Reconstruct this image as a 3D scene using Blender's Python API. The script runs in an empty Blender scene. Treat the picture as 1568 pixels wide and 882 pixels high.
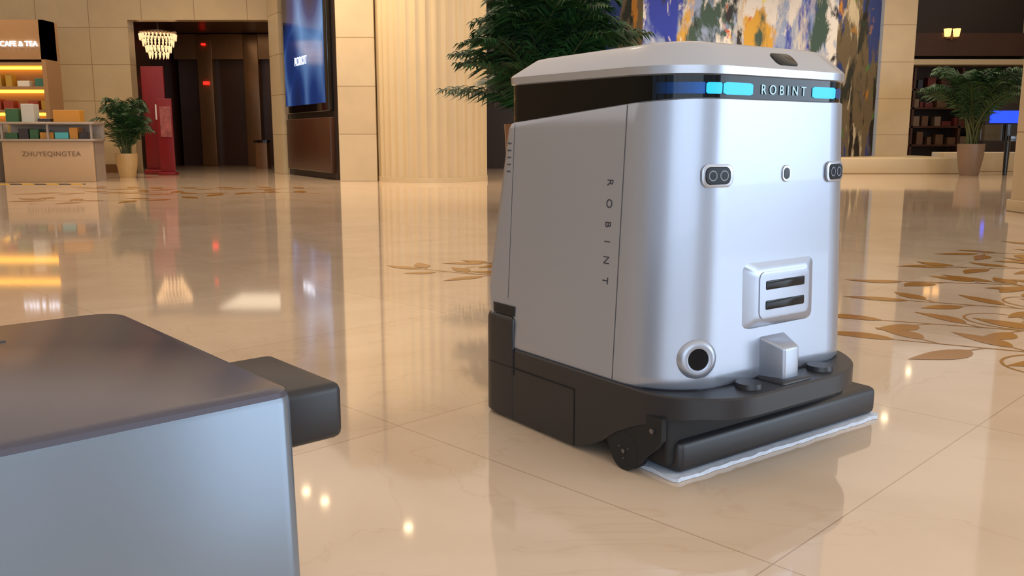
import bpy, bmesh, math, random
from mathutils import Vector, Matrix
random.seed(7)
scene = bpy.context.scene
try:
    scene.view_settings.view_transform = 'Standard'
    scene.view_settings.look = 'None'
except Exception: pass

def S(r,g,b):
    f=lambda c:((c/255+0.055)/1.055)**2.4 if c/255>0.04045 else c/255/12.92
    return (f(r),f(g),f(b),1)

# ---------------- materials ----------------
def mat(name,col,rough=.5,metal=0,emis=None,es=1,var=.06,scale=8,coat=0,spec=.5,bump=0):
    m=bpy.data.materials.new(name); m.use_nodes=True
    nt=m.node_tree; b=nt.nodes['Principled BSDF']
    b.inputs['Roughness'].default_value=rough; b.inputs['Metallic'].default_value=metal
    b.inputs['Coat Weight'].default_value=coat; b.inputs['Specular IOR Level'].default_value=spec
    tc=nt.nodes.new('ShaderNodeTexCoord'); n=nt.nodes.new('ShaderNodeTexNoise')
    n.inputs['Scale'].default_value=scale; n.inputs['Detail'].default_value=4
    nt.links.new(tc.outputs['Object'],n.inputs['Vector'])
    mx=nt.nodes.new('ShaderNodeMix'); mx.data_type='RGBA'
    mx.inputs[6].default_value=tuple(c*(1-var) for c in col[:3])+(1,)
    mx.inputs[7].default_value=tuple(min(1,c*(1+var)) for c in col[:3])+(1,)
    nt.links.new(n.outputs['Fac'],mx.inputs[0]); nt.links.new(mx.outputs[2],b.inputs['Base Color'])
    if bump:
        bp=nt.nodes.new('ShaderNodeBump'); bp.inputs['Strength'].default_value=bump
        nt.links.new(n.outputs['Fac'],bp.inputs['Height']); nt.links.new(bp.outputs[0],b.inputs['Normal'])
    if emis:
        b.inputs['Emission Color'].default_value=emis; b.inputs['Emission Strength'].default_value=es
    return m

M={}
M['silver']=mat('silver_paint',S(164,170,183),.33,.62,var=.01,coat=.25)
M['silver2']=mat('silver_paint_cap',S(178,183,193),.28,.7,var=.01,coat=.3)
M['blk']=mat('black_plastic',S(33,32,35),.4,0,var=.05)
M['blk2']=mat('dark_chassis',S(14,14,16),.6,0)
M['gloss']=mat('gloss_black_band',S(4,4,6),.06,0,spec=.22)
M['seam']=mat('seam_dark',S(70,72,80),.6)
M['letter']=mat('letter_grey',S(52,54,62),.5)
M['hole']=mat('sensor_black',S(6,6,8),.15,spec=.25)
M['blue']=mat('blue_led',S(10,90,150),.4,emis=S(25,185,250),es=1.25)
M['ledtxt']=mat('led_text',S(150,180,190),.4,emis=S(150,190,205),es=.55)
M['cloth']=mat('mop_cloth',S(205,212,225),.95,var=.25,scale=60,bump=.4)
M['rubber']=mat('rubber',S(18,18,19),.7)
M['leaf']=mat('palm_leaf',S(38,78,34),.5,var=.5,scale=5)
M['leaf2']=mat('palm_leaf_b',S(22,52,28),.5,var=.5,scale=5)
M['stem']=mat('palm_stem',S(80,86,44),.6,var=.2)
M['soil']=mat('soil',S(40,28,20),.9,bump=.5)
M['potb']=mat('pot_brown',S(120,80,55),.35,var=.1)
M['potc']=mat('pot_cream',S(190,156,104),.3,var=.1)
M['potd']=mat('pot_taupe',S(128,104,84),.35,var=.1)
M['dark']=mat('dark_interior',S(42,29,23),.5,var=.3,scale=1)
M['wood']=mat('dark_wood',S(70,42,28),.3,var=.25,scale=2)
M['bronze']=mat('bronze_frame',S(128,92,58),.3,.4,var=.1)
M['cream']=mat('cream_stone',S(208,186,148),.35,var=.06,scale=2)
M['ceil']=mat('ceiling_fill_glow',S(226,220,210),.8,var=.03,emis=(1,.93,.85,1),es=.42)  # whole ceiling made to glow as added fill light; it is no lamp
M['red']=mat('red_board',S(120,14,22),.4,var=.1)
M['white']=mat('white_print',S(220,215,210),.5)
M['plaque']=mat('inlay_gold',S(164,110,38),.14,0,var=.15,scale=6)
M['piano']=mat('piano_black',S(14,12,12),.12,coat=.5)

def glow_grad():
    m=bpy.data.materials.new('led_fade_glow'); m.use_nodes=True; nt=m.node_tree; b=nt.nodes['Principled BSDF']
    tc=nt.nodes.new('ShaderNodeTexCoord'); sp=nt.nodes.new('ShaderNodeSeparateXYZ'); mr=nt.nodes.new('ShaderNodeMapRange')
    mr.inputs[1].default_value=-.005; mr.inputs[2].default_value=.072; mr.inputs[3].default_value=0; mr.inputs[4].default_value=.8
    nt.links.new(tc.outputs['Object'],sp.inputs[0]); nt.links.new(sp.outputs[0],mr.inputs[0]); nt.links.new(mr.outputs[0],b.inputs['Emission Strength'])
    b.inputs['Emission Color'].default_value=S(8,95,190); b.inputs['Base Color'].default_value=S(4,4,8); b.inputs['Roughness'].default_value=.1
    b.inputs['Specular IOR Level'].default_value=.2
    return m
M['fade']=glow_grad()
M['bluedim']=mat('blue_led_dim',S(5,20,40),.2,emis=S(10,80,160),es=.5)

def emat(name,col,st):
    return mat(name,tuple(c*.5 for c in col[:3])+(1,),.5,emis=col,es=st,var=0)
M['warm']=emat('warm_strip',S(255,185,55),5)
M['sign']=emat('sign_white',S(225,235,255),4)
M['redled']=emat('red_led',S(255,30,20),3)
M['spot']=emat('downlight_glow',S(255,225,180),25)
M['crystal']=emat('chandelier_crystal',S(255,205,150),1.3)
M['lampg']=emat('wall_lamp_glow',S(255,190,110),2.2)
M['bluep']=emat('blue_panel_glow',S(40,80,255),1.2)

def stone(name,c1,c2,bw,bh,mortar,off=.0,rough=.3):
    m=bpy.data.materials.new(name); m.use_nodes=True; nt=m.node_tree; b=nt.nodes['Principled BSDF']
    tc=nt.nodes.new('ShaderNodeTexCoord'); sp=nt.nodes.new('ShaderNodeSeparateXYZ'); cb=nt.nodes.new('ShaderNodeCombineXYZ')
    nt.links.new(tc.outputs['Object'],sp.inputs[0])
    nt.links.new(sp.outputs[0],cb.inputs[0]); nt.links.new(sp.outputs[2],cb.inputs[1])
    br=nt.nodes.new('ShaderNodeTexBrick'); br.offset=off; br.inputs['Scale'].default_value=1
    br.inputs['Brick Width'].default_value=bw; br.inputs['Row Height'].default_value=bh; br.inputs['Mortar Size'].default_value=.008
    br.inputs['Color1'].default_value=c1; br.inputs['Color2'].default_value=c2; br.inputs['Mortar'].default_value=mortar
    nt.links.new(cb.outputs[0],br.inputs['Vector'])
    n=nt.nodes.new('ShaderNodeTexNoise'); n.inputs['Scale'].default_value=3; n.inputs['Detail'].default_value=6
    nt.links.new(tc.outputs['Object'],n.inputs['Vector'])
    mx=nt.nodes.new('ShaderNodeMix'); mx.data_type='RGBA'; mx.blend_type='MULTIPLY'; mx.inputs[0].default_value=.2
    nt.links.new(br.outputs['Color'],mx.inputs[6]); nt.links.new(n.outputs['Fac'],mx.inputs[7])
    nt.links.new(mx.outputs[2],b.inputs['Base Color']); b.inputs['Roughness'].default_value=rough
    return m
M['stonewall']=stone('beige_stone_wall',S(206,180,138),S(198,172,130),1.1,.75,S(158,130,94))
M['stonewall2']=stone('beige_stone_pier',S(212,190,152),S(206,182,144),2.0,.8,S(168,142,106))

def floor_mat():
    m=bpy.data.materials.new('polished_marble_floor'); m.use_nodes=True; nt=m.node_tree; b=nt.nodes['Principled BSDF']
    L=nt.links.new; N=nt.nodes.new
    tc=N('ShaderNodeTexCoord'); mp=N('ShaderNodeMapping'); mp.inputs['Rotation'].default_value=(0,0,math.radians(45))
    L(tc.outputs['Object'],mp.inputs['Vector'])
    br=N('ShaderNodeTexBrick'); br.offset=0; br.inputs['Scale'].default_value=1
    br.inputs['Brick Width'].default_value=1.08; br.inputs['Row Height'].default_value=1.08
    br.inputs['Mortar Size'].default_value=.0016; br.inputs['Mortar Smooth'].default_value=.3
    br.inputs['Color1'].default_value=S(220,196,170); br.inputs['Color2'].default_value=S(214,190,164); br.inputs['Mortar'].default_value=S(178,150,124)
    a=math.radians(45); px,py=-.299,2.229
    qx=px*math.cos(a)-py*math.sin(a); qy=px*math.sin(a)+py*math.cos(a)
    mp.inputs['Location'].default_value=(-qx,-qy,0)
    L(mp.outputs[0],br.inputs['Vector'])
    n=N('ShaderNodeTexNoise'); n.inputs['Scale'].default_value=1.6; n.inputs['Detail'].default_value=8; n.inputs['Distortion'].default_value=1.2
    L(tc.outputs['Object'],n.inputs['Vector'])
    r=N('ShaderNodeValToRGB'); r.color_ramp.elements[0].position=.3; r.color_ramp.elements[0].color=(.88,.85,.82,1)
    r.color_ramp.elements[1].position=.65; r.color_ramp.elements[1].color=(1,1,1,1)
    L(n.outputs['Fac'],r.inputs[0])
    v=N('ShaderNodeTexNoise'); v.inputs['Scale'].default_value=1.7; v.inputs['Detail'].default_value=10; v.inputs['Distortion'].default_value=1.5
    L(tc.outputs['Object'],v.inputs['Vector'])
    r2=N('ShaderNodeValToRGB'); e=r2.color_ramp.elements
    e[0].position=.488; e[0].color=(1,1,1,1); e[1].position=.512; e[1].color=(1,1,1,1)
    x=r2.color_ramp.elements.new(.5); x.color=(.9,.85,.8,1)
    L(v.outputs['Fac'],r2.inputs[0])
    m1=N('ShaderNodeMix'); m1.data_type='RGBA'; m1.blend_type='MULTIPLY'; m1.inputs[0].default_value=1
    m2=N('ShaderNodeMix'); m2.data_type='RGBA'; m2.blend_type='MULTIPLY'; m2.inputs[0].default_value=.5
    L(br.outputs['Color'],m1.inputs[6]); L(r.outputs[0],m1.inputs[7]); L(m1.outputs[2],m2.inputs[6]); L(r2.outputs[0],m2.inputs[7])
    L(m2.outputs[2],b.inputs['Base Color'])
    b.inputs['Roughness'].default_value=.055; b.inputs['IOR'].default_value=1.7; b.inputs['Specular IOR Level'].default_value=.55
    return m
M['floor']=floor_mat()

def paint_mat(name,base,layers,off=0):
    m=bpy.data.materials.new(name); m.use_nodes=True; nt=m.node_tree; b=nt.nodes['Principled BSDF']
    L=nt.links.new; N=nt.nodes.new
    tc=N('ShaderNodeTexCoord'); prev=None
    for i,(c,th,sc,vs) in enumerate(layers):
        mp=N('ShaderNodeMapping'); mp.inputs['Scale'].default_value=(1,1,vs); mp.inputs['Location'].default_value=(3.7*i+off,1.3*i,7.1*i)
        n=N('ShaderNodeTexNoise'); n.inputs['Scale'].default_value=sc; n.inputs['Detail'].default_value=8; n.inputs['Roughness'].default_value=.62; n.inputs['Distortion'].default_value=.4
        L(tc.outputs['Object'],mp.inputs[0]); L(mp.outputs[0],n.inputs['Vector'])
        r=N('ShaderNodeValToRGB'); r.color_ramp.elements[0].position=th; r.color_ramp.elements[0].color=(0,0,0,1); r.color_ramp.elements[1].position=th+.05; r.color_ramp.elements[1].color=(1,1,1,1)
        L(n.outputs['Fac'],r.inputs[0])
        mx=N('ShaderNodeMix'); mx.data_type='RGBA'; mx.inputs[7].default_value=c
        L(r.outputs[0],mx.inputs[0])
        if prev: L(prev,mx.inputs[6])
        else: mx.inputs[6].default_value=base
        prev=mx.outputs[2]
    L(prev,b.inputs['Base Color']); b.inputs['Roughness'].default_value=.5
    return m
M['paint']=paint_mat('abstract_painting',S(212,208,198),[(S(150,168,205),.47,1.0,.6),(S(216,165,50),.56,1.3,.45),(S(56,82,70),.52,1.5,.35),(S(34,56,176),.53,1.0,.4),(S(232,228,222),.52,1.9,.4),(S(215,90,34),.63,1.5,.8),(S(36,32,34),.58,2.4,.3),(S(236,216,90),.63,2.4,.5)])
M['paint2']=paint_mat('abstract_painting_side',S(110,96,72),[(S(40,46,40),.50,1.5,.35),(S(40,64,130),.53,1.2,.4),(S(50,150,50),.57,1.1,.6),(S(205,190,160),.56,2.0,.3),(S(190,130,50),.60,1.8,.5),(S(22,18,18),.57,2.4,.3)],9)

def stripe_mat():
    m=bpy.data.materials.new('hazard_tape'); m.use_nodes=True; nt=m.node_tree; b=nt.nodes['Principled BSDF']
    tc=nt.nodes.new('ShaderNodeTexCoord'); w=nt.nodes.new('ShaderNodeTexWave'); w.inputs['Scale'].default_value=1.6; w.bands_direction='DIAGONAL'
    r=nt.nodes.new('ShaderNodeValToRGB'); r.color_ramp.interpolation='CONSTANT'
    r.color_ramp.elements[0].color=S(30,25,20); r.color_ramp.elements[1].position=.5; r.color_ramp.elements[1].color=S(220,170,30)
    nt.links.new(tc.outputs['Object'],w.inputs['Vector']); nt.links.new(w.outputs['Fac'],r.inputs[0]); nt.links.new(r.outputs[0],b.inputs['Base Color'])
    return m
M['tape']=stripe_mat()
def screen_mat():
    m=bpy.data.materials.new('advert_screen'); m.use_nodes=True; nt=m.node_tree; b=nt.nodes['Principled BSDF']
    tc=nt.nodes.new('ShaderNodeTexCoord'); mp=nt.nodes.new('ShaderNodeMapping'); mp.inputs['Scale'].default_value=(1.2,1.2,.8)
    mp.inputs['Rotation'].default_value=(0,.5,0)
    n=nt.nodes.new('ShaderNodeTexVoronoi'); n.inputs['Scale'].default_value=.9
    r=nt.nodes.new('ShaderNodeValToRGB'); e=r.color_ramp.elements; e[0].color=S(6,10,20); e[0].position=.3; e[1].position=.95; e[1].color=S(110,150,200)
    x=e.new(.6); x.color=S(20,50,110)
    nt.links.new(tc.outputs['Object'],mp.inputs[0]); nt.links.new(mp.outputs[0],n.inputs['Vector']); nt.links.new(n.outputs['Distance'],r.inputs[0])
    nt.links.new(r.outputs[0],b.inputs['Emission Color']); b.inputs['Emission Strength'].default_value=.9
    b.inputs['Base Color'].default_value=(.01,.01,.015,1); b.inputs['Roughness'].default_value=.1
    return m
M['screen']=screen_mat()

# ---------------- helpers ----------------
def obj_from_bm(name,bm,m,parent=None,smooth=True,ang=35):
    bmesh.ops.recalc_face_normals(bm,faces=bm.faces)
    me=bpy.data.meshes.new(name); bm.to_mesh(me); bm.free()
    if smooth:
        for p in me.polygons: p.use_smooth=True
        me.set_sharp_from_angle(angle=math.radians(ang))
    if isinstance(m,(list,tuple)):
        for q in m: me.materials.append(q)
    else: me.materials.append(m)
    o=bpy.data.objects.new(name,me); scene.collection.objects.link(o)
    if parent: o.parent=parent
    return o
def empty(name,loc=(0,0,0),rz=0):
    o=bpy.data.objects.new(name,None); o.empty_display_size=.1; scene.collection.objects.link(o)
    o.location=loc; o.rotation_euler=(0,0,rz); return o
def add_box(bm,x0,x1,y0,y1,z0,z1,bev=0,seg=3,mi=0,mtx=None):
    vs=[bm.verts.new((x,y,z)) for z in (z0,z1) for x,y in ((x0,y0),(x1,y0),(x1,y1),(x0,y1))]
    fs=[bm.faces.new([vs[i] for i in f]) for f in ((3,2,1,0),(4,5,6,7),(0,1,5,4),(1,2,6,5),(2,3,7,6),(3,0,4,7))]
    for f in fs: f.material_index=mi
    allv=list(vs)
    if bev:
        es=list({e for f in fs for e in f.edges})
        r=bmesh.ops.bevel(bm,geom=es,offset=bev,segments=seg,profile=.5,affect='EDGES')
        for f in r['faces']: f.material_index=mi
        s=set(); 
        for f in r['faces']: s.update(f.verts)
        for f in fs:
            if f.is_valid: s.update(f.verts)
        allv=list(s)
    if mtx: bmesh.ops.transform(bm,matrix=mtx,verts=[v for v in allv if v.is_valid])
    return allv
def box(name,x0,x1,y0,y1,z0,z1,m,parent=None,bev=0,seg=3):
    bm=bmesh.new(); add_box(bm,x0,x1,y0,y1,z0,z1,bev,seg); return obj_from_bm(name,bm,m,parent)
def rr(x0,x1,y0,y1,r,n=10):
    pts=[]
    cs=[((x0+r[0],y0+r[0]),r[0],180),((x1-r[1],y0+r[1]),r[1],270),((x1-r[2],y1-r[2]),r[2],0),((x0+r[3],y1-r[3]),r[3],90)]
    for (c,rad,a0) in cs:
        for i in range(n+1):
            a=math.radians(a0+90*i/n); pts.append((c[0]+rad*math.cos(a),c[1]+rad*math.sin(a)))
    return pts
def loft(name,rings,m,parent=None,ang=35,cap=True):
    bm=bmesh.new(); R=[[bm.verts.new(p) for p in r] for r in rings]; n=len(R[0])
    for a,b in zip(R[:-1],R[1:]):
        for i in range(n): bm.faces.new((a[i],a[(i+1)%n],b[(i+1)%n],b[i]))
    if cap: bm.faces.new(list(reversed(R[0]))); bm.faces.new(R[-1])
    return obj_from_bm(name,bm,m,parent,ang=ang)
def cyl(bm,c,r,h,axis='Z',n=32,r2=None,mi=0):
    r2=r if r2 is None else r2
    ret=bmesh.ops.create_cone(bm,cap_ends=True,segments=n,radius1=r,radius2=r2,depth=h)
    vs=ret['verts']
    rot={'Z':Matrix.Identity(4),'Y':Matrix.Rotation(math.pi/2,4,'X'),'X':Matrix.Rotation(math.pi/2,4,'Y')}[axis]
    bmesh.ops.transform(bm,matrix=Matrix.Translation(c)@rot,verts=vs)
    for f in {f for v in vs for f in v.link_faces}: f.material_index=mi
    return vs
def text(name,s,size,mtx,m,parent=None,space=1.0,ext=.0005,align='CENTER'):
    cu=bpy.data.curves.new(name,'FONT'); cu.body=s; cu.size=size; cu.extrude=ext; cu.space_character=space
    cu.align_x=align; cu.align_y='CENTER'
    o=bpy.data.objects.new(name+'_t',cu); scene.collection.objects.link(o)
    dg=bpy.context.evaluated_depsgraph_get(); me=bpy.data.meshes.new_from_object(o.evaluated_get(dg))
    bpy.data.objects.remove(o); me.materials.clear(); me.materials.append(m)
    o=bpy.data.objects.new(name,me); scene.collection.objects.link(o)
    if parent: o.parent=parent
    o.matrix_local=mtx; return o
def basis(x,y,z,loc):
    return Matrix(((x[0],y[0],z[0],loc[0]),(x[1],y[1],z[1],loc[1]),(x[2],y[2],z[2],loc[2]),(0,0,0,1)))

# ---------------- camera ----------------
cam=bpy.data.cameras.new('camera'); co=bpy.data.objects.new('camera',cam); scene.collection.objects.link(co)
co.location=(0,0,.75); co.rotation_euler=(math.radians(90-9.71),0,0)
cam.sensor_width=36; cam.lens=36*1350/1568; cam.clip_start=.02; cam.clip_end=200
scene.camera=co

# ---------------- room shell ----------------
box('floor',-14,14,-8,30,-.1,0,M['floor'])
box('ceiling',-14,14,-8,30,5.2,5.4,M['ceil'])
box('wall_left',-14.2,-14,-8,30,0,5.2,M['cream'])
bm=bmesh.new()
add_box(bm,-14,-8.0,19,19.3,0,5.2); add_box(bm,-8.0,-5.05,19,19.3,3.15,5.2)
obj_from_bm('wall_back',bm,M['stonewall'],smooth=False)
bm=bmesh.new()
add_box(bm,14,14.2,-8,30,0,.4); add_box(bm,14,14.2,-8,30,4.6,5.2); add_box(bm,14,14.2,8,30,.4,4.6)
for y in (-8,-4,0,4): add_box(bm,14,14.2,y,y+.4,.4,4.6)
obj_from_bm('wall_right',bm,M['cream'],smooth=False)
bm=bmesh.new()
add_box(bm,-14,14,-8.2,-8,0,.4); add_box(bm,-14,14,-8.2,-8,4.6,5.2)
for x in (-14,-10,-6,-2,2,6,10,13.6): add_box(bm,x,x+.4,-8.2,-8,.4,4.6)
obj_from_bm('wall_front',bm,M['cream'],smooth=False)
box('trim_1',-14,-8.0,18.94,19,0,.18,M['bronze'])

# corridor
cor=empty('elevator_lobby',(0,0,0))
box('lobby_side_left',-9.1,-8.9,19.32,28,0,3.4,M['wood'],cor)
box('lobby_side_right',-4.9,-4.6,19.32,28,0,3.4,M['wood'],cor)
box('lobby_back',-9.1,-4.6,28,28.2,0,3.4,M['dark'],cor)
box('lobby_ceiling',-9.1,-4.6,19.32,28,3.4,3.5,M['wood'],cor)
bm=bmesh.new()
for x in (-8.2,-7.0,-5.6): add_box(bm,x,x+.4,23.6,24.2,0,3.38,.02)
add_box(bm,-8.8,-5.0,23.62,24.2,2.75,3.38)
obj_from_bm('elevator_frames',bm,M['bronze'],cor)
bm=bmesh.new()
add_box(bm,-8.8,-7.0,23.9,23.95,0,2.75); add_box(bm,-6.6,-5.6,23.9,23.95,0,2.75); add_box(bm,-6.12,-6.1,23.86,23.9,0,2.75)
obj_from_bm('elevator_doors',bm,M['wood'],cor)
bm=bmesh.new()
add_box(bm,-8.05,-7.9,23.55,23.6,2.1,2.18); add_box(bm,-6.1,-5.98,23.5,23.55,2.3,2.38); add_box(bm,-8.05,-7.95,23.55,23.6,3.1,3.14)
obj_from_bm('floor_indicators',bm,M['redled'],cor)
lb=empty('litter_bin',(-6.0,21.5,0))
loft('bin_body',[[(x,y,z) for x,y in rr(-.15,.15,-.15,.15,(.03,)*4,4)] for z in (0,.62)],M['bronze'],lb)
loft('bin_top',[[(x,y,z) for x,y in rr(-.17,.17,-.17,.17,(.03,)*4,4)] for z in (.621,.68)],M['piano'],lb)

# chandelier
ch=empty('chandelier',(-7.85,20.2,0))
bm=bmesh.new()
for k in range(4):
    r=.38-.06*k; z=2.98-.13*k
    n=30-5*k
    for i in range(n):
        a=2*math.pi*(i+.5*k)/n
        bmesh.ops.create_icosphere(bm,subdivisions=1,radius=.026,matrix=Matrix.Translation((r*math.cos(a),r*math.sin(a),z)))
        bmesh.ops.create_cone(bm,cap_ends=True,segments=5,radius1=.006,radius2=.02,depth=.1,matrix=Matrix.Translation((r*math.cos(a),r*math.sin(a),z-.07)))
obj_from_bm('crystals',bm,M['crystal'],ch)
bm=bmesh.new(); cyl(bm,(0,0,3.04),.4,.03); cyl(bm,(0,0,3.2),.02,.34); cyl(bm,(0,0,3.36),.1,.06)
obj_from_bm('chandelier_frame',bm,M['bronze'],ch)

# slanted wall w/ advertising screen
L0=Vector((-5.05,18.9,0)); L1=Vector((-3.05,15.4,0)); d=(L1-L0); ln=d.length; ang=math.atan2(d.y,d.x)
sw=empty('wall_screen',tuple(L0),ang)
box('pier_left',0,.75,0,.4,0,5.2,M['stonewall2'],sw)
box('recess_panel',.75,ln-.25,.12,.4,0,5.2,M['dark'],sw)
box('screen_frame',.95,ln-.35,.02,.14,1.2,4.6,M['piano'],sw,.02)
box('advert_screen',1.1,ln-.5,.0,.03,1.35,4.5,M['screen'],sw)
text('advert_caption','ROBOT',.22,basis((1,0,0),(0,0,1),(0,-1,0),(2.2,-.01,2.15)),M['sign'],sw)
box('lower_cabinet',.95,ln-.35,.03,.14,.12,1.1,M['wood'],sw,.02)
box('wall_pier_a',-2.96,-2.32,15.3,15.9,0,5.2,M['stonewall2'])

# fluted column
def fluted(name,cx,cy,r,n=36,h=5.2):
    pts=[]
    for i in range(n):
        for k in range(8):
            t=k/8; a=2*math.pi*(i+t)/n
            q=r-(.03*math.sin(math.pi*min(1,t/.78)) if t<.78 else 0)
            pts.append((q*math.cos(a),q*math.sin(a)))
    base=[(r*1.01*math.cos(math.atan2(y,x)),r*1.01*math.sin(math.atan2(y,x))) for x,y in pts]
    rings=[[(x,y,0) for x,y in base],[(x,y,.08) for x,y in base],[(x,y,.081) for x,y in pts],[(x,y,h) for x,y in pts]]
    o=loft(name,rings,M['cream'],ang=30); o.location=(cx,cy,0); return o
fluted('fluted_column',-1.40,15.7,.96)
box('wall_hall',-3,1.4,21.5,21.8,0,5.2,M['dark'])
mur=empty('mural_painting',(0,0,0))
def plane_panel(name,p0,p1,th,z0,z1,m,parent):
    p0=Vector(p0);p1=Vector(p1); dd=(p1-p0)
    bm=bmesh.new(); nrm=Vector((-dd.y,dd.x)).normalized()*th
    q=[p0,p1,p1+nrm,p0+nrm]
    lo=[bm.verts.new((v.x,v.y,z0)) for v in q]; hi=[bm.verts.new((v.x,v.y,z1)) for v in q]
    bm.faces.new(lo[::-1]); bm.faces.new(hi)
    for i in range(4): bm.faces.new((lo[i],lo[(i+1)%4],hi[(i+1)%4],hi[i]))
    return obj_from_bm(name,bm,m,parent,smooth=False)
plane_panel('panel_left',(1.6,20.4),(2.75,19.2),.2,.33,5.18,M['paint2'],mur)
plane_panel('panel_centre',(2.75,19.2),(6.85,19.2),.2,.33,5.18,M['paint'],mur)
plane_panel('panel_right',(6.85,19.2),(8.15,20.2),.2,.33,5.18,M['paint2'],mur)
box('marble_plinth',1.5,9.4,18.4,21.2,0,.328,M['cream'],None,.03)
box('wall_pier_b',8.22,8.95,20.2,20.9,.33,5.2,M['stonewall2'])
# right-hand lounge
lou=empty('lounge_bay',(0,0,0))
box('lounge_back',8.5,14,25,25.2,0,5.19,M['dark'],lou)
box('lounge_beam',8.9,14,24.4,25,2.9,3.5,M['wood'],lou)
box('lounge_ledge',8.9,14,24.2,24.98,2.66,2.8,M['cream'],lou)
box('lounge_plinth',9.5,14,19.6,20.2,0,.42,M['cream'],lou,.02)
bm=bmesh.new()
for z in (.5,1.0,1.5,2.0): add_box(bm,9.6,13.6,24.5,24.9,z,z+.05)
for x in (9.6,10.9,12.2,13.55): add_box(bm,x,x+.06,24.5,24.9,.0,2.6)
obj_from_bm('lounge_shelving',bm,M['wood'],lou)
cols=[mat('lounge_item_%d'%i,c,.5) for i,c in enumerate([S(96,66,44),S(92,30,24),S(46,50,64),S(120,100,80)])]
bm=bmesh.new()
for z in (.55,1.05,1.55,2.05):
    x=9.75
    while x<13.4:
        w=random.uniform(.08,.3); add_box(bm,x,x+w,24.55,24.8,z,z+random.uniform(.1,.35),mi=random.randrange(4)); x+=w+random.uniform(.02,.2)
obj_from_bm('shelf_items',bm,cols,lou)
wl=empty('wall_lamp',(11.75,24.35,3.5))
bm=bmesh.new(); cyl(bm,(-.12,0,0),.07,.2,r2=.1); cyl(bm,(.12,0,0),.07,.2,r2=.1); obj_from_bm('lamp_shades',bm,M['lampg'],wl)
bm=bmesh.new(); add_box(bm,-.16,.16,-.02,.05,-.16,-.11,.01); cyl(bm,(0,.05,-.15),.04,.12,'Y'); obj_from_bm('lamp_arm',bm,M['bronze'],wl)
sc=empty('aquarium_display',(0,0,0))
bm=bmesh.new(); add_box(bm,11.95,12.02,22.4,22.45,1.1,1.75); add_box(bm,12.02,12.7,22.4,22.45,1.1,1.4)
obj_from_bm('glow_panel',bm,M['bluep'],sc)
box('display_case',11.85,12.9,22.45,22.8,0,1.9,M['dark'],sc,.02)
pi=empty('grand_piano',(10.3,18.2,0))
loft('piano_body',[[(x,y,z) for x,y in rr(-.55,.9,-.5,.6,(.1,.1,.45,.2))] for z in (.68,1.0)],M['piano'],pi)
bm=bmesh.new(); cyl(bm,(-.4,-.35,.34),.04,.68,r2=.06); cyl(bm,(.7,-.35,.34),.04,.68,r2=.06); cyl(bm,(.3,.4,.34),.04,.68,r2=.06); add_box(bm,-.5,.85,-.62,-.48,.66,.78,.01)
obj_from_bm('piano_legs',bm,M['piano'],pi)
bm=bmesh.new(); add_box(bm,5.12,6.4,8.2,9.1,0,5.2,.03); add_box(bm,5.1,6.42,8.18,9.12,0,.12,.01)
obj_from_bm('wall_pier_c',bm,M['stonewall2'])

# ---------------- shop ----------------
def shelf_unit():
    e=empty('tea_shop_shelf',(-9.72,16.6,0))
    bm=bmesh.new()
    add_box(bm,-1.5,1.2,.4,.5,0,2.85); add_box(bm,1.12,1.2,-.02,.4,0,2.85); add_box(bm,-1.5,1.2,-.02,.4,2.15,2.85)
    for z in (.75,1.2,1.62,2.05): add_box(bm,-1.5,1.12,0,.4,z,z+.05)
    obj_from_bm('shelf_frame',bm,mat('shelf_wood',S(160,120,80),.4),e)
    bm=bmesh.new()
    for z in (1.2,1.62,2.05): add_box(bm,-1.45,1.1,.3,.36,z-.05,z-.005)
    obj_from_bm('shelf_light_strips',bm,M['warm'],e)
    bm=bmesh.new()
    for z in (.8,1.25,1.67):
        x=-1.4
        while x<1.0:
            w=random.uniform(.1,.25); add_box(bm,x,x+w,.08,.26,z,z+random.uniform(.08,.24),.005,1,mi=random.randrange(4)); x+=w+random.uniform(.03,.1)
    obj_from_bm('tea_boxes',bm,[mat('tea_box_%d'%i,c,.5) for i,c in enumerate([S(150,60,40),S(180,140,50),S(60,110,90),S(220,210,190)])],e)
    text('shop_sign','CAFE & TEA',.13,basis((1,0,0),(0,0,1),(0,-1,0),(.74,-.04,2.42)),M['sign'],e,ext=.01)
shelf_unit()
ct=empty('shop_counter',(-7.80,15.0,0),math.radians(8))
box('counter_front',-.72,.72,0,.05,0,.68,mat('counter_panel',S(186,154,116),.4),ct,.01)
bm=bmesh.new(); add_box(bm,-.76,.76,-.04,.6,.68,.72,.01); add_box(bm,-.76,.76,-.04,.6,.96,1.0,.01)
for x in (-.72,-.0,.69): add_box(bm,x,x+.03,0,.04,.72,.96)
add_box(bm,-.76,.76,.5,.55,.72,.96); add_box(bm,-.72,.72,.1,.6,0,.68)
obj_from_bm('counter_shelves',bm,mat('counter_frame',S(165,150,135),.3,.2),ct)
bm=bmesh.new(); x=-.68
while x<.5:
    w=random.uniform(.1,.22); add_box(bm,x,x+w,.08,.35,.72,.72+random.uniform(.1,.2),.005,1,mi=random.randrange(6)); x+=w+.02
x=-.66
for w,h,mi in ((.2,.22,4),(.2,.3,5),(.2,.06,3),(.42,.2,1)):
    add_box(bm,x,x+w,.1,.35,1.0,1.0+h,.005,1,mi=mi); x+=w+.05
obj_from_bm('gift_boxes',bm,[mat('gift_box_%d'%i,c,.45) for i,c in enumerate([S(170,40,35),S(205,140,50),S(90,190,190),S(60,50,50),S(60,100,60),S(200,195,180)])],ct)
text('counter_lettering','ZHUYEQINGTEA',.115,basis((1,0,0),(0,0,1),(0,-1,0),(.05,-.004,.47)),mat('counter_letter',S(130,98,70),.5),ct,1.1,.003)
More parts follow.
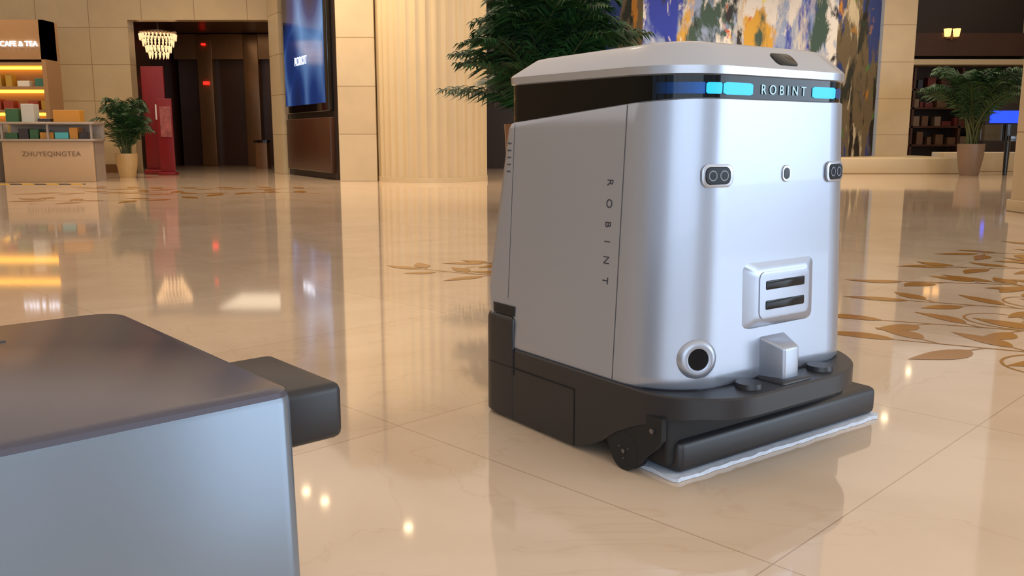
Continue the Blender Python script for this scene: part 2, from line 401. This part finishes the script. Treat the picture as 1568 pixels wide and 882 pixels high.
box('side_counter',-10.6,-8.7,14.9,15.5,0,.98,mat('counter_white',S(190,176,158),.4),None,.02)
bm=bmesh.new(); add_box(bm,-10,-6.9,14.25,14.36,.001,.006); obj_from_bm('hazard_tape',bm,M['tape'])

rb=empty('red_display_board',(-7.2,18.15,0))
box('board',-.25,.2,0,.05,.1,2.15,M['red'],rb,.01)
bm=bmesh.new(); add_box(bm,-.27,.23,-.1,.2,0,.1,.02); obj_from_bm('board_foot',bm,M['red'],rb)
box('board_print',-.0,.18,-.012,0,1.1,1.4,M['white'],rb)
rb2=empty('red_display_board.001',(-6.86,17.75,0))
box('board',-.16,.14,0,.04,.06,1.5,M['red'],rb2,.01)
box('print',-.1,.12,-.01,0,.75,1.35,mat('print_pink',S(150,80,76),.5,var=.8,scale=9),rb2)
box('foot',-.18,.16,-.08,.14,0,.06,M['red'],rb2,.01)

# ---------------- plants ----------------
def palm(name,loc,h,spread,nf,pot_r,pot_h,potm,seed,leafl=.26,droop=1.0,t0=.38,m=30,upmin=.35):
    random.seed(seed); e=empty(name,loc)
    rings=[[(r*math.cos(a),r*math.sin(a),z) for a in [2*math.pi*i/32 for i in range(32)]] for z,r in ((0,pot_r*.68),(.03,pot_r*.72),(pot_h*.6,pot_r*.95),(pot_h,pot_r),(pot_h,pot_r*.9),(pot_h-.05,pot_r*.88))]
    loft('pot',rings,potm,e,ang=40)
    bm=bmesh.new(); cyl(bm,(0,0,pot_h-.05),pot_r*.86,.03); obj_from_bm('soil',bm,M['soil'],e)
    bl=bmesh.new(); bs=bmesh.new()
    for k in range(nf):
        az=2*math.pi*k/nf*2.399+random.uniform(-.3,.3); up=random.uniform(upmin,1.0)
        Lh=h*(.55+.45*up)*random.uniform(.85,1.05)
        if upmin<.2: Lh=h*(.3+.7*up)
        sp=spread*(1.15-.55*up)*random.uniform(.8,1.15)
        p0=Vector((random.uniform(-.35,.35)*pot_r,random.uniform(-.35,.35)*pot_r,pot_h-.05))
        dirh=Vector((math.cos(az),math.sin(az),0))
        pts=[]; n=22
        for i in range(n+1):
            t=i/n
            pts.append(p0+dirh*sp*(t**1.7)+Vector((0,0,1))*(Lh*(1.35*t-.42*droop*t**3.2)))
        for i in range(n):
            a,b=pts[i],pts[i+1]; dv=(b-a); s1=dv.cross(Vector((0,0,1))).normalized() if dv.cross(Vector((0,0,1))).length>1e-4 else Vector((1,0,0))
            s2=dv.cross(s1).normalized(); w0=.011*(1-i/n)+.003; w1=.011*(1-(i+1)/n)+.003
            A=[bs.verts.new(a+(s1*math.cos(q)+s2*math.sin(q))*w0) for q in (0,2.1,4.2)]
            B=[bs.verts.new(b+(s1*math.cos(q)+s2*math.sin(q))*w1) for q in (0,2.1,4.2)]
            for q in range(3): bs.faces.new((A[q],A[(q+1)%3],B[(q+1)%3],B[q]))
        for i in range(m):
            t=t0+(1-t0)*i/(m-1); f=t*n; j=min(n-1,int(f)); c=pts[j].lerp(pts[j+1],f-j); tan=(pts[j+1]-pts[j]).normalized()
            side=tan.cross(Vector((0,0,1))); side=side.normalized() if side.length>.05 else Vector((-dirh.y,dirh.x,0))
            ll=leafl*(math.sin(math.pi*(.18+.75*(t-t0)/(1-t0))))*random.uniform(.85,1.15)+.04
            for sg in (-1,1):
                dv=(side*sg*1.0+tan*.75+Vector((0,0,random.uniform(-.25,.25)))).normalized()
                wv=tan*.011*(leafl/.26)
                a0=c; a1=c+dv*ll*.5+Vector((0,0,.01)); a2=c+dv*ll+Vector((0,0,-.28*ll))
                v=[bl.verts.new(a0-wv*.4),bl.verts.new(a0+wv*.4),bl.verts.new(a1+wv),bl.verts.new(a1-wv),bl.verts.new(a2)]
                f1=bl.faces.new((v[0],v[1],v[2],v[3])); f2=bl.faces.new((v[3],v[2],v[4]))
                mi=random.random()<.4; f1.material_index=mi; f2.material_index=mi
    obj_from_bm('fronds',bl,[M['leaf'],M['leaf2']],e,smooth=False)
    obj_from_bm('stems',bs,M['stem'],e,smooth=True,ang=80)
    return e
palm('potted_palm',(.34,9.2,0),1.6,1.0,95,.42,.88,M['potb'],3,.36,1.25,.12,38,.0)
palm('potted_palm.001',(9.05,17.6,0),1.75,1.25,44,.25,.62,M['potd'],5,.36,1.2,.3)
palm('potted_palm.002',(-7.2,16.65,0),1.35,.5,46,.2,.45,M['potc'],9,.22,1.4,.2,30,.1)

# ---------------- inlay vines ----------------
def inlay(name,vines,seed,ls=.2):
    random.seed(seed); bm=bmesh.new(); zc=[.0012]
    def leaf(p,d,l,w):
        zc[0]+=.000004; d=d.normalized(); s=Vector((-d.y,d.x)); up=[];dn=[];n=9
        bend=random.uniform(-.12,.12)*l
        for i in range(n+1):
            t=i/n; ww=w*math.sin(math.pi*t**.8)*(1-.15*t); c=p+d*l*t+s*bend*math.sin(math.pi*t)
            up.append(c+s*ww*.5); dn.append(c-s*ww*.5)
        V=[bm.verts.new((q.x,q.y,zc[0])) for q in up[:-1]]+[bm.verts.new((up[-1].x,up[-1].y,zc[0]))]+[bm.verts.new((q.x,q.y,zc[0])) for q in reversed(dn[1:-1])]
        try: bm.faces.new(V)
        except Exception: pass
    def ribbon(pts,w0,w1):
        zc[0]+=.000004; prev=None; n=len(pts)
        for i,p in enumerate(pts):
            t=(pts[min(i+1,n-1)]-pts[max(i-1,0)]).normalized(); s=Vector((-t.y,t.x))*(w0+(w1-w0)*i/n)*.5
            a=bm.verts.new((p.x+s.x,p.y+s.y,zc[0])); b=bm.verts.new((p.x-s.x,p.y-s.y,zc[0]))
            if prev: bm.faces.new((prev[0],prev[1],b,a))
            prev=(a,b)
    for v in vines:
        P=[Vector(q) for q in v]; P=[2*P[0]-P[1]]+P+[2*P[-1]-P[-2]]; pts=[]
        for i in range(1,len(P)-2):
            for k in range(14):
                t=k/14; a,b,c,d=P[i-1],P[i],P[i+1],P[i+2]
                pts.append(.5*((2*b)+(c-a)*t+(2*a-5*b+4*c-d)*t*t+(3*b-a-3*c+d)*t**3))
        ribbon(pts,.018,.01)
        acc=0; sg=1
        for i in range(1,len(pts)-1):
            acc+=(pts[i]-pts[i-1]).length
            if acc>ls*.56:
                acc=0; sg=-sg; t=(pts[i+1]-pts[i]).normalized(); s=Vector((-t.y,t.x))*sg
                d=(t*.8+s*random.uniform(.5,1.0)).normalized()
                st=[pts[i]+d*ls*.3*k/4 for k in range(5)]; ribbon(st,.011,.007)
                leaf(st[-1],d,ls*random.uniform(.85,1.25),ls*random.uniform(.38,.52))
        for f in (.3,.7):
            i=int(len(pts)*f); t=(pts[i+1]-pts[i]).normalized(); sg=random.choice((-1,1)); a0=math.atan2(t.y,t.x); q=pts[i].copy(); tp=[q.copy()]
            for k in range(24):
                a0+=sg*(.08+.012*k); q=q+Vector((math.cos(a0),math.sin(a0)))*ls*.13; tp.append(q.copy())
            ribbon(tp,.012,.007)
        t=(pts[-1]-pts[-2]).normalized(); leaf(pts[-1],t,ls*1.2,ls*.42)
    return obj_from_bm(name,bm,M['plaque'],smooth=False)
inlay('floor_leaf_inlay',[
 [(3.2,2.55),(2.5,2.72),(2.0,2.95),(1.4,3.25)],
 [(3.5,3.0),(2.8,3.05),(2.1,3.35),(1.5,3.6)],
 [(3.9,3.5),(3.2,3.65),(2.5,3.75),(1.8,4.05)],
 [(4.2,4.1),(3.5,4.15),(2.9,4.4),(2.0,4.6)],
 [(4.6,4.8),(3.9,4.8),(3.2,5.0),(2.5,5.1)],
 [(4.9,5.4),(4.2,5.4),(3.6,5.7),(3.0,5.7)],
 [(2.7,2.8),(2.55,3.3),(2.8,4.0),(2.5,4.6)],
 [(3.4,3.4),(3.2,4.0),(3.5,4.6),(3.2,5.3)],
 [(3.9,4.4),(3.7,5.0),(4.0,5.6),(3.7,6.2)]],11,.25)
inlay('floor_leaf_inlay.001',[[(.9,4.5),(.4,4.85),(-.1,4.8),(-.55,5.05)],[(.8,4.9),(.3,5.2),(-.2,5.25)]],12,.22)
inlay('floor_leaf_inlay.002',[[(-2.6,11.9),(-3.4,12.3),(-4.2,11.8),(-5.2,12.3),(-6.3,11.9)],[(-3.6,10.9),(-4.3,10.9),(-5.0,10.4),(-5.8,10.8)],[(-2.8,13),(-4,13.2),(-5.2,13),(-6.4,13.4)]],13,.4)

# ---------------- cleaning robot ----------------
R=empty('cleaning_robot',(.369,1.845,0),math.radians(36))
def dims(z):
    t=(z-.2)/.62; return (-.05+.03*t,.657-.012*t,-.01+.022*t,.735-.095*t)
RF=.155; RB=.055
rings=[]
zs=[.2,.206]+[.23+.06*i for i in range(10)]+[None]
for z in zs:
    if z is None:
        x0,x1,y0,y1=dims(.82); pts=rr(x0,x1,y0,y1,(RF,RF,RB,RB),14)
        rings.append([(x,y,.830-.082*max(0,y-.04)) for x,y in pts])
    else:
        x0,x1,y0,y1=dims(z); o=.004 if z==.2 else 0
        if z<.3: y1=min(y1,.70)
        rings.append([(x,y,z) for x,y in rr(x0+o,x1-o,y0+o,y1-o,(RF,RF,RB,RB),14)])
last=rings[-1]; cx,cy=.3,.33
rings.append([(x+(cx-x)*.012,y+(cy-y)*.012,z+.003) for x,y,z in last])
loft('silver_shell',rings,M['silver'],R,ang=50)
x0,x1,y0,y1=dims(.84)
loft('dark_glass_band',[[(x,y,z) for x,y in rr(x0+.003,x1-.003,y0+.003,y1-.003,(RF,RF,RB,RB),14)] for z in (.74,.885)],M['gloss'],R)
caps=[]
for z,o in ((.880,.004),(.883,-.002),(.900,-.003),(.905,.001),(.944,.043),(.951,.053),(.956,.072)):
    rf=max(.06,RF-o*.9); rbk=max(.02,RB-o*.5)
    caps.append([(x,y,z-(.0 if z<.906 else .010*max(0,(y-.1)/.6))) for x,y in rr(x0+o,x1-o,y0+o,y1-o,(rf,rf,rbk,rbk),14)])
loft('top_cap',caps,M['silver2'],R,ang=20)
def capsule_prism(bm,w,h,d,mtx,n=10,mi=0,r=None):
    r=h/2 if r is None else r
    pts=rr(-w/2,w/2,-h/2,h/2,(r,)*4,n)
    a=[bm.verts.new(mtx@Vector((x,y,-d))) for x,y in pts]; b=[bm.verts.new(mtx@Vector((x,y,d*.6))) for x,y in pts]
    c=[bm.verts.new(mtx@Vector((x*.95,y*.92,d))) for x,y in pts]
    for A,B in ((a,b),(b,c)):
        for i in range(len(A)):
            f=bm.faces.new((A[i],A[(i+1)%len(A)],B[(i+1)%len(A)],B[i])); f.material_index=mi
    f=bm.faces.new(c); f.material_index=mi; f=bm.faces.new(a[::-1]); f.material_index=mi
def fr(x,z,yaw=0,out=0,pitch=0):
    y=dims(z)[2]
    x0_,x1_=dims(z)[0],dims(z)[1]
    xr=x1_-RF; xl=x0_+RF
    if x>xr: a=math.asin(min(1,(x-xr)/RF)); y=y+RF-RF*math.cos(a); yaw=a
    elif x<xl: a=math.asin(min(1,(xl-x)/RF)); y=y+RF-RF*math.cos(a); yaw=-a
    m=Matrix.Rotation(yaw,4,'Z')
    nrm=m@Vector((0,-1,0)); tl=Matrix.Translation((x+nrm.x*out,y+nrm.y*out,z))
    return tl@m@Matrix.Rotation(math.radians(90)-.033+pitch,4,'X')
bm=bmesh.new(); capsule_prism(bm,.078,.042,.0025,Matrix.Translation((.335,dims(.84)[2]+.0215,.9235))@Matrix.Rotation(math.radians(43),4,'X'),r=.015)
obj_from_bm('cap_sensor_window',bm,M['hole'],R)
def band_patch(name,xa,xb,h,m,zc=.853,off=.0008,r=.004):
    bm=bmesh.new(); n=10; prev=None
    for i in range(n+1):
        x=xa+(xb-xa)*i/n; f=fr(x,.84)
        p=f@Vector((0,0,-.003+off+.0005))
        e=min(x-xa,xb-x); hh=h/2-(max(0,r-e)*.8 if r else 0)
        v=[bm.verts.new((p.x,p.y,zc-hh)),bm.verts.new((p.x,p.y,zc+hh))]
        if prev: bm.faces.new((prev[0],v[0],v[1],prev[1]))
        prev=v
    return obj_from_bm(name,bm,m,R)
band_patch('led_strip_1',.072,.110,.024,M['blue']); band_patch('led_strip_2',.1125,.208,.026,M['blue']); band_patch('led_strip_3',.420,.514,.026,M['blue'])
band_patch('led_fade',-.005,.070,.024,M['fade'],r=0); band_patch('led_strip_dim',.516,.55,.024,M['bluedim'])
text('band_lettering','ROBINT',.030,basis((1,0,0),(0,0,1),(0,-1,0),(.315,.0140,.853)),M['ledtxt'],R,1.7,.0006)
text('side_lettering','ROBINT',.027,basis((-.0484,0,-.9988),(0,-1,0),(-.9988,0,.0484),(-.0342,.212,.538)),M['letter'],R,3.1,.0004)
def side_strip(name,y,z0,z1,w=.0022):
    bm=bmesh.new(); a=[]
    for z,yy in ((z0,y),(z1,y)):
        x=dims(z)[0]; a.append([bm.verts.new((x-.0006,yy-w/2,z)),bm.verts.new((x-.0006,yy+w/2,z))])
    bm.faces.new((a[0][0],a[0][1],a[1][1],a[1][0])); return obj_from_bm(name,bm,M['seam'],R)
side_strip('panel_seam_front',.17,.203,.82); side_strip('panel_seam_rear',.585,.33,.785,.0015)
bm=bmesh.new()
for i in range(5):
    z=.66+.018*i; x=dims(z)[0]; add_box(bm,x-.001,x+.002,.597,.612,z,z+.004)
obj_from_bm('rear_vents',bm,M['seam'],R)
ringm=mat('ring_grey',S(120,125,135),.4)
for k,(x,z) in enumerate(((.097,.668),(.516,.668))):
    f=fr(x,z)
    bm=bmesh.new(); capsule_prism(bm,.082,.05,.003,f,r=.018); obj_from_bm('sensor_rim_%d'%(k+1),bm,M['silver2'],R)
    bm=bmesh.new(); capsule_prism(bm,.068,.038,.0045,f,r=.014); obj_from_bm('sensor_glass_%d'%(k+1),bm,M['hole'],R)
    bm=bmesh.new()
    for dx in (-.015,.015):
        vs=[]
        for i in range(24):
            a=2*math.pi*i/24; vs.append([bm.verts.new(f@Vector((dx+rr_*math.cos(a),rr_*math.sin(a),.0052))) for rr_ in (.0088,.0115)])
        for i in range(24): bm.faces.new((vs[i][0],vs[(i+1)%24][0],vs[(i+1)%24][1],vs[i][1]))
    obj_from_bm('sensor_rings_%d'%(k+1),bm,ringm,R)
f=fr(.327,.668); bm=bmesh.new(); capsule_prism(bm,.03,.038,.003,f,r=.014); obj_from_bm('camera_rim',bm,M['silver2'],R)
bm=bmesh.new(); capsule_prism(bm,.020,.027,.0042,f,r=.0095); obj_from_bm('camera_lens',bm,M['hole'],R)
f=fr(.049,.270); bm=bmesh.new()
prof=[(.048,-.014),(.045,-.001),(.038,.005),(.031,.007),(.0245,.005),(.0225,-.005)]
rs=[[bm.verts.new(f@Vector((r*math.cos(2*math.pi*i/40),r*math.sin(2*math.pi*i/40),z))) for i in range(40)] for r,z in prof]
for A,B in zip(rs[:-1],rs[1:]):
    for i in range(40): bm.faces.new((A[i],A[(i+1)%40],B[(i+1)%40],B[i]))
obj_from_bm('round_port_rim',bm,M['silver'],R,ang=60)
bm=bmesh.new(); capsule_prism(bm,.048,.048,.0042,f,n=10); obj_from_bm('round_port_lens',bm,M['hole'],R)
def frust(name,x0,x1,z0,z1,X0,X1,Z0,Z1,h,m,bev=.006,sub=4):
    bm=bmesh.new(); yb0=dims(z0)[2]+.004; yb1=dims(z1)[2]+.004
    a=[bm.verts.new(p) for p in ((x0,yb0,z0),(x1,yb0,z0),(x1,yb1,z1),(x0,yb1,z1))]
    yt0=dims(Z0)[2]-h; yt1=dims(Z1)[2]-h
    b=[bm.verts.new(p) for p in ((X0,yt0,Z0),(X1,yt0,Z0),(X1,yt1,Z1),(X0,yt1,Z1))]
    bm.faces.new(a[::-1]); bm.faces.new(b)
    for i in range(4): bm.faces.new((a[i],a[(i+1)%4],b[(i+1)%4],b[i]))
    bmesh.ops.bevel(bm,geom=[e for e in bm.edges if not all(v.co.y>dims(.4)[2]+.001 for v in e.verts)],offset=bev,segments=sub,profile=.5,affect='EDGES')
    return obj_from_bm(name,bm,m,R,ang=60)
frust('speaker_housing',.165,.448,.310,.476,.225,.408,.340,.448,.011,M['silver'],.014,6)
f=fr(.318,.394,out=.011); bm=bmesh.new(); capsule_prism(bm,.182,.108,.002,f,r=.018); obj_from_bm('speaker_plate',bm,M['silver'],R)
bm=bmesh.new()
for z in (.417,.371):
    capsule_prism(bm,.142,.021,.003,fr(.318,z,out=.0115),r=.004)
obj_from_bm('speaker_slots',bm,M['hole'],R)
frust('front_boss',.243,.338,.196,.298,.265,.318,.196,.276,.055,M['silver'],.006)
def base():
    fp=rr(-.053,.657,-.10,.70,(.19,.25,.07,.07),14)
    o=loft('black_base',[[(x,y,z) for x,y in fp] for z in (.008,.012,.196)]+[[(x+(.29-x)*.01,y+(.3-y)*.01,.2) for x,y in fp]],M['blk'],R,ang=50)
    bm=bmesh.new(); prof=[(.35,-.1),(.335,.0),(.30,.008),(.25,.022),(.2,.048),(.149,.085),(.1,.11),(.05,.13),(0,.146),(-.05,.153),(-.3,.155),(-.3,-.1)]
    A=[bm.verts.new((-.4,y,z)) for y,z in prof]; B=[bm.verts.new((1,y,z)) for y,z in prof]
    bm.faces.new(A); bm.faces.new(B[::-1])
    for i in range(len(A)): bm.faces.new((A[i],B[i],B[(i+1)%len(A)],A[(i+1)%len(A)]))
    bmesh.ops.recalc_face_normals(bm,faces=bm.faces)
    me=bpy.data.meshes.new('c'); bm.to_mesh(me); bm.free(); c=bpy.data.objects.new('c',me); scene.collection.objects.link(c); c.parent=R
    md=o.modifiers.new('b','BOOLEAN'); md.operation='DIFFERENCE'; md.object=c; md.solver='EXACT'
    bpy.context.view_layer.update(); dg=bpy.context.evaluated_depsgraph_get()
    nm=bpy.data.meshes.new_from_object(o.evaluated_get(dg)); o.modifiers.clear(); o.data=nm
    for p in nm.polygons: p.use_smooth=True
    nm.set_sharp_from_angle(angle=math.radians(40))
    bpy.data.objects.remove(c)
    b=o.modifiers.new('bev','BEVEL'); b.width=.006; b.segments=3; b.limit_method='ANGLE'; b.angle_limit=math.radians(50)
base()
loft('rear_black_housing',[[(x,y,z) for x,y in rr(-.0545+o,.6585-o,.55+o,.712-o,(.006,.006,.07,.07),10)] for z,o in ((.006,.006),(.012,0),(.268,0),(.280,.003),(.288,.012))],M['blk'],R)
loft('rear_shadow_gap',[[(x,y,z) for x,y in rr(-.049,.650,.551,.69,(.004,.004,.06,.06),10)] for z in (.286,.312)],M['blk2'],R)
bm=bmesh.new()
add_box(bm,-.0558,-.05,.30,.655,.148,.1505); add_box(bm,-.0545,-.05,.298,.3005,.01,.1505); add_box(bm,-.0545,-.05,.546,.549,.13,.2)
obj_from_bm('side_grooves',bm,M['blk2'],R)
box('inner_chassis',-.02,.61,.02,.5,.03,.18,M['blk2'],R,.01)
bm=bmesh.new()
for x in (.165,.425): cyl(bm,(x,-.045,.203),.032,.016,r2=.029)
obj_from_bm('bumper_buttons',bm,M['blk'],R)
box('boss_bracket',.235,.340,-.085,.0,.180,.206,M['blk'],R,.006)
bm=bmesh.new(); add_box(bm,0.002,.765,.004,.115,.012,.088,.018,5); add_box(bm,.05,.72,.09,.2,.02,.075,.01)
for x in (.12,.6): add_box(bm,x,x+.05,.03,.16,.07,.15,.008)
obj_from_bm('mop_head',bm,M['blk'],R)
random.seed(4); bm=bmesh.new()
per=rr(-.012,.775,-.004,.15,(.015,)*4,3); out=[]
for i in range(len(per)):
    a=Vector(per[i]); b=Vector(per[(i+1)%len(per)]); k=max(1,int((b-a).length/.02))
    for q in range(k): out.append(a.lerp(b,q/k))
T=[];B_=[]
for p in out:
    j=random.uniform(-.002,.002); T.append(bm.verts.new((p.x+j,p.y+j,.010+random.uniform(-.002,.002)))); B_.append(bm.verts.new((p.x+j*1.3,p.y+j*1.3,.001)))
for i in range(len(T)): bm.faces.new((B_[i],B_[(i+1)%len(T)],T[(i+1)%len(T)],T[i]))
bm.faces.new(T); bm.faces.new(B_[::-1]); obj_from_bm('mop_cloth',bm,M['cloth'],R)
bm=bmesh.new(); cyl(bm,(-.033,.125,.046),.045,.035,'X',40); cyl(bm,(.62,.125,.046),.045,.035,'X',40); cyl(bm,(-.03,.45,.062),.06,.03,'X',40)
obj_from_bm('wheels',bm,M['rubber'],R)
bm=bmesh.new()
prof=[(.22,.10),(.185,.06),(.165,.028),(.125,.012),(.085,.022),(.06,.05),(.03,.075),(.01,.10),(.01,.15),(.22,.15)]
A=[bm.verts.new((-.050,y,z)) for y,z in prof]; B=[bm.verts.new((-.035,y,z)) for y,z in prof]
bm.faces.new(A); bm.faces.new(B[::-1])
for i in range(len(A)): bm.faces.new((A[i],B[i],B[(i+1)%len(A)],A[(i+1)%len(A)]))
obj_from_bm('wheel_arm',bm,M['rubber'],R)
bm=bmesh.new(); cyl(bm,(-.051,.035,.118),.006,.01,'X',12); cyl(bm,(-.051,.125,.046),.005,.006,'X',12)
for a in (0.5,2.6,4.7): cyl(bm,(-.0505,.125+.017*math.cos(a),.046+.017*math.sin(a)),.0022,.004,'X',8)
obj_from_bm('bolts',bm,mat('bolt_steel',S(120,120,125),.3,.9),R)

# ---------------- docking station (foreground) ----------------
D=empty('docking_station',(-.216,.852,0),math.radians(41.3))
mtop=mat('dock_top_grey',S(76,74,86),.24,.3,var=.03)
mside=mat('dock_side_silver',S(132,144,158),.2,.6,var=.12,scale=3)
def ringd(z,o): return [(x,y,z) for x,y in rr(-.8+o,-o,o,.535-o,(.02,.02,.04,.03),8)]
loft('dock_body',[ringd(.0,-.006),ringd(.02,-.006),ringd(.488,.0),ringd(.495,.001)],mside,D)
loft('dock_top',[ringd(.4951,.001),ringd(.500,.003),ringd(.503,.008)],mtop,D)
bm=bmesh.new(); add_box(bm,.0,.074,.035,.205,.425,.488,.010,4); add_box(bm,-.01,.010,.05,.18,.41,.484,.004,2)
obj_from_bm('dock_handle',bm,M['blk'],D)
bm=bmesh.new(); add_box(bm,-.20,-.17,.42,.425,.5025,.5036); obj_from_bm('top_mark',bm,M['letter'],D)

# ---------------- lights ----------------
def area(name,loc,rot,sx,sy,e,col):
    l=bpy.data.lights.new(name,'AREA'); l.shape='RECTANGLE'; l.size=sx; l.size_y=sy; l.energy=e; l.color=col
    o=bpy.data.objects.new(name,l); scene.collection.objects.link(o); o.location=loc; o.rotation_euler=rot; return o
cool=(.66,.82,1.0); warm=(1,.80,.56)
area('daylight_window_right',(13.8,-1,2.6),(0,math.radians(90),0),4,9,680,cool)
area('daylight_window_front',(1.5,-7.8,2.6),(math.radians(90),0,0),9,4,360,cool)
spots=[(-3.5,14.2,320),(-3.1,13.8,320),(-9.5,15.2,300),(1,15,320),(5.5,16.5,360),(-6.6,16.8,260),(10.2,22,90),(-1.6,12.8,320),(3.6,16.8,360),(8,18.2,220)]
for i,(x,y,e) in enumerate(spots):
    l=bpy.data.lights.new('downlight_%d'%i,'SPOT'); l.energy=e; l.color=warm; l.spot_size=math.radians(130); l.spot_blend=.9; l.shadow_soft_size=.08
    o=bpy.data.objects.new('downlight_%d'%i,l); scene.collection.objects.link(o); o.location=(x,y,5.14)
bm=bmesh.new()
for x,y in [(s[0],s[1]) for s in spots]+[(-3.9,14.5),(-1,7),(3,7),(7,10),(-6,8),(2.5,11),(9,14)]:
    cyl(bm,(x,y,5.19),.06,.02,'Z',20)
obj_from_bm('ceiling_downlights',bm,M['spot'])
area('lobby_light',(-6.4,22,3.35),(0,0,0),1.5,2,14,warm)
w=bpy.data.worlds.new('world'); scene.world=w; w.use_nodes=True
bg=w.node_tree.nodes['Background']; bg.inputs[0].default_value=(.64,.79,1,1); bg.inputs[1].default_value=1.0
